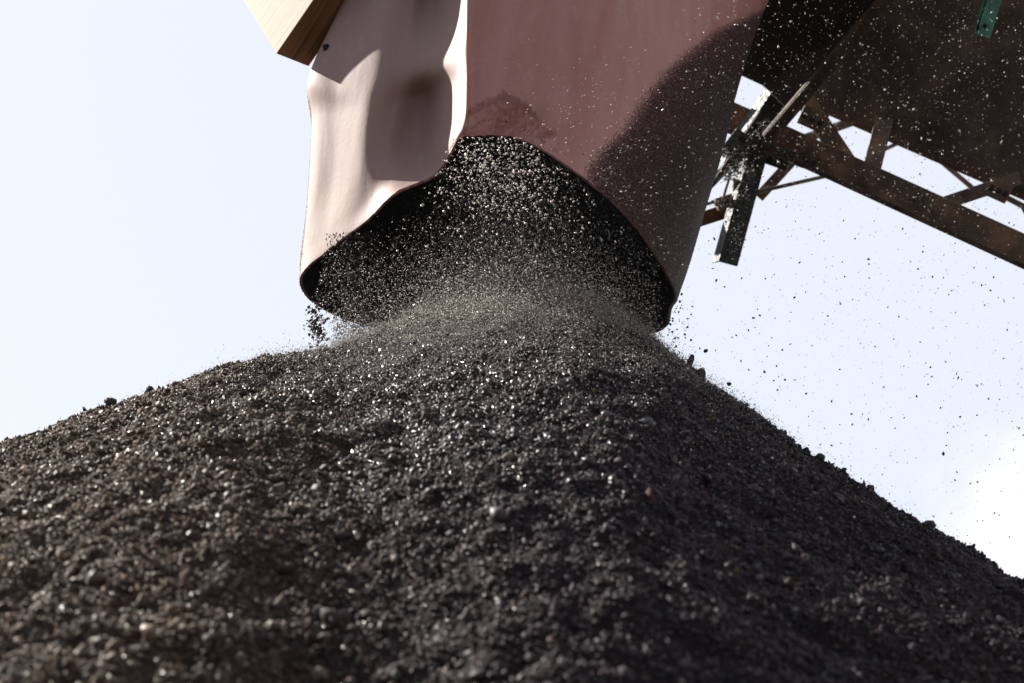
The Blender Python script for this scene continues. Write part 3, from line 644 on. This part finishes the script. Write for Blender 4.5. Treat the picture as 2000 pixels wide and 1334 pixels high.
pos = Pa(px, py, rng.uniform(4.2, 4.9, n)); k = pos[:, 2] > heap_z(pos[:, 0], pos[:, 1], False) + .03; pos = pos[k]
grit_obj('dark_specks', pos, .0012 + .0036 * rng.random(len(pos)) ** 5, M_stone, 'scattered dark specks of grit falling against the pale sky on the right', 'flying grit', (.02, .06))
# chips drifting over the chute's face
n = 2200
px = rng.uniform(960, 1420, n); py = rng.uniform(60, 530, n); w = np.clip((py - 40) / 300, .05, 1) * np.exp(-((px - 1180) / 160) ** 2)
k = (rng.random(n) < w) & (py < np.interp(px, [900, 1010, 1100, 1230, 1320], [255, 262, 305, 410, 540])); px, py = px[k], py[k]
pos = Pa(px, py, rng.uniform(3.3, 3.95, len(px)))
grit_obj('drifting_chips', pos, rng.uniform(.0006, .0022, len(pos)), M_grit, 'tiny pale chips drifting in front of the brown chute face', 'flying grit', (.35, .7), streak=np.tile([.9, 0, .4], (len(pos), 1)), asp=(.4, .7, 2.4))
# clumps bouncing at the two lower corners
def burst(n, cx, cy, sx_, sy_, Y0, Y1, r0, r1, name, label):
    px = cx + rng.normal(size=n) * sx_; py = cy + rng.normal(size=n) * sy_
    pos = Pa(px, py, rng.uniform(Y0, Y1, n)); k = pos[:, 2] > heap_z(pos[:, 0], pos[:, 1], False)
    pos = pos[k]; grit_obj(name, pos, r0 + (r1 - r0) * rng.random(len(pos)) ** 2.5, M_stone, label, 'flying grit', (.02, .05))
burst(300, 620, 636, 9, 26, 4.5, 4.9, .0025, .009, 'spilled_clumps', 'dark clumps dropping beside the lower left corner of the chute')
burst(160, 1322, 640, 18, 36, 4.3, 4.8, .0015, .006, 'bouncing_crumbs', 'dark crumbs bouncing beside the lower right corner of the chute')

# ------------------------------------------------------------------ single stones one can point at
def stone(name, px_, py_, Y, r, scale, label, cat, rot=0., seed=0):
    rs_ = np.random.default_rng(seed); import bmesh
    bm = bmesh.new(); bmesh.ops.create_icosphere(bm, subdivisions=3, radius=1)
    for v in bm.verts:
        c = np.array(v.co); k_ = 1
        for j in range(5):
            d = np.random.default_rng(seed * 10 + j).normal(size=3); d /= np.linalg.norm(d)
            k_ = min(k_, .72 / max(c @ d, .01)) if c @ d > .72 else k_
        v.co = Vector(c * k_ * (1 + .05 * rs_.normal()))
    me = bpy.data.meshes.new(name); bm.to_mesh(me); bm.free(); me.materials.append(M_clod)
    o = bpy.data.objects.new(name, me); C.objects.link(o); c = P(px_, py_, Y); o.location = c
    e1 = math.cos(rot) * RT + math.sin(rot) * UP; e2 = -math.sin(rot) * RT + math.cos(rot) * UP
    o.matrix_world = Matrix(((e1[0] * r * scale[0], e2[0] * r * scale[1], -FW[0] * r * scale[2], c[0]), (e1[1] * r * scale[0], e2[1] * r * scale[1], -FW[1] * r * scale[2], c[1]), (e1[2] * r * scale[0], e2[2] * r * scale[1], -FW[2] * r * scale[2], c[2]), (0, 0, 0, 1)))
    tag(o, label, cat); return o
M_clod = mat_noise('grey_black_stone', [(.012, .012, .014), (.04, .038, .037)], 30, .7, .15, bump=.6, bscale=140)
def skyline(px_, lift, r):
    az = np.linspace(-.5, .6, 1200); best = None
    for a_ in (None,):
        yy = np.linspace(2.2, 5.2, 260); A_, Y_ = np.meshgrid(az, yy, indexing='ij')
        z_ = heap_z((A_ * Y_).ravel(), Y_.ravel()); X_, Q_ = proj(np.stack([(A_ * Y_).ravel(), Y_.ravel(), z_], 1))
    near = np.abs(X_ - px_) < 2.5; k_ = np.where(near)[0]; b_ = k_[np.argmin(Q_[k_])]
    return X_[b_], Q_[b_] - lift * r * FPX / Y_.ravel()[b_], Y_.ravel()[b_]
stone('stone_splinter', *skyline(1350, .5, .026), .026, (.38, 1, .35), 'upright dark splinter of stone sticking out of the right skyline of the heap', 'stone splinter', -.35, 1)
stone('stone', *skyline(1372, .55, .019), .019, (.8, 1, .8), 'squarish dark stone just below the upright splinter on the right skyline', 'stone', -.2, 2)
stone('stone', *skyline(1578, .7, .014), .014, (.8, 1, .8), 'small rounded dark stone standing alone halfway down the right skyline', 'stone', 0, 3)
stone('stone', *skyline(1604, .6, .016), .016, (1.1, .8, .9), 'wide dark stone right next to the small rounded one on the right skyline', 'stone', -.3, 4)
stone('stone', *skyline(292, .7, .013), .013, (1, 1, 1), 'dark round stone perched on the left skyline of the heap', 'stone', 0, 5)
stone('stone', *skyline(214, .6, .018), .018, (1, .8, 1), 'dark lump of stone on the left skyline left of the perched round one', 'stone', 0, 6)
stone('flying_stone', 1378, 685, 4.3, .008, (1, .8, 1), 'dark pebble in mid air right of the chute corner above the splinter', 'stone', .3, 7)
stone('flying_stone', 1424, 750, 4.3, .008, (1.1, .8, 1), 'dark pebble in mid air just above the right slope of the heap', 'stone', .3, 8)
print('heap tris', len(heap.data.polygons))
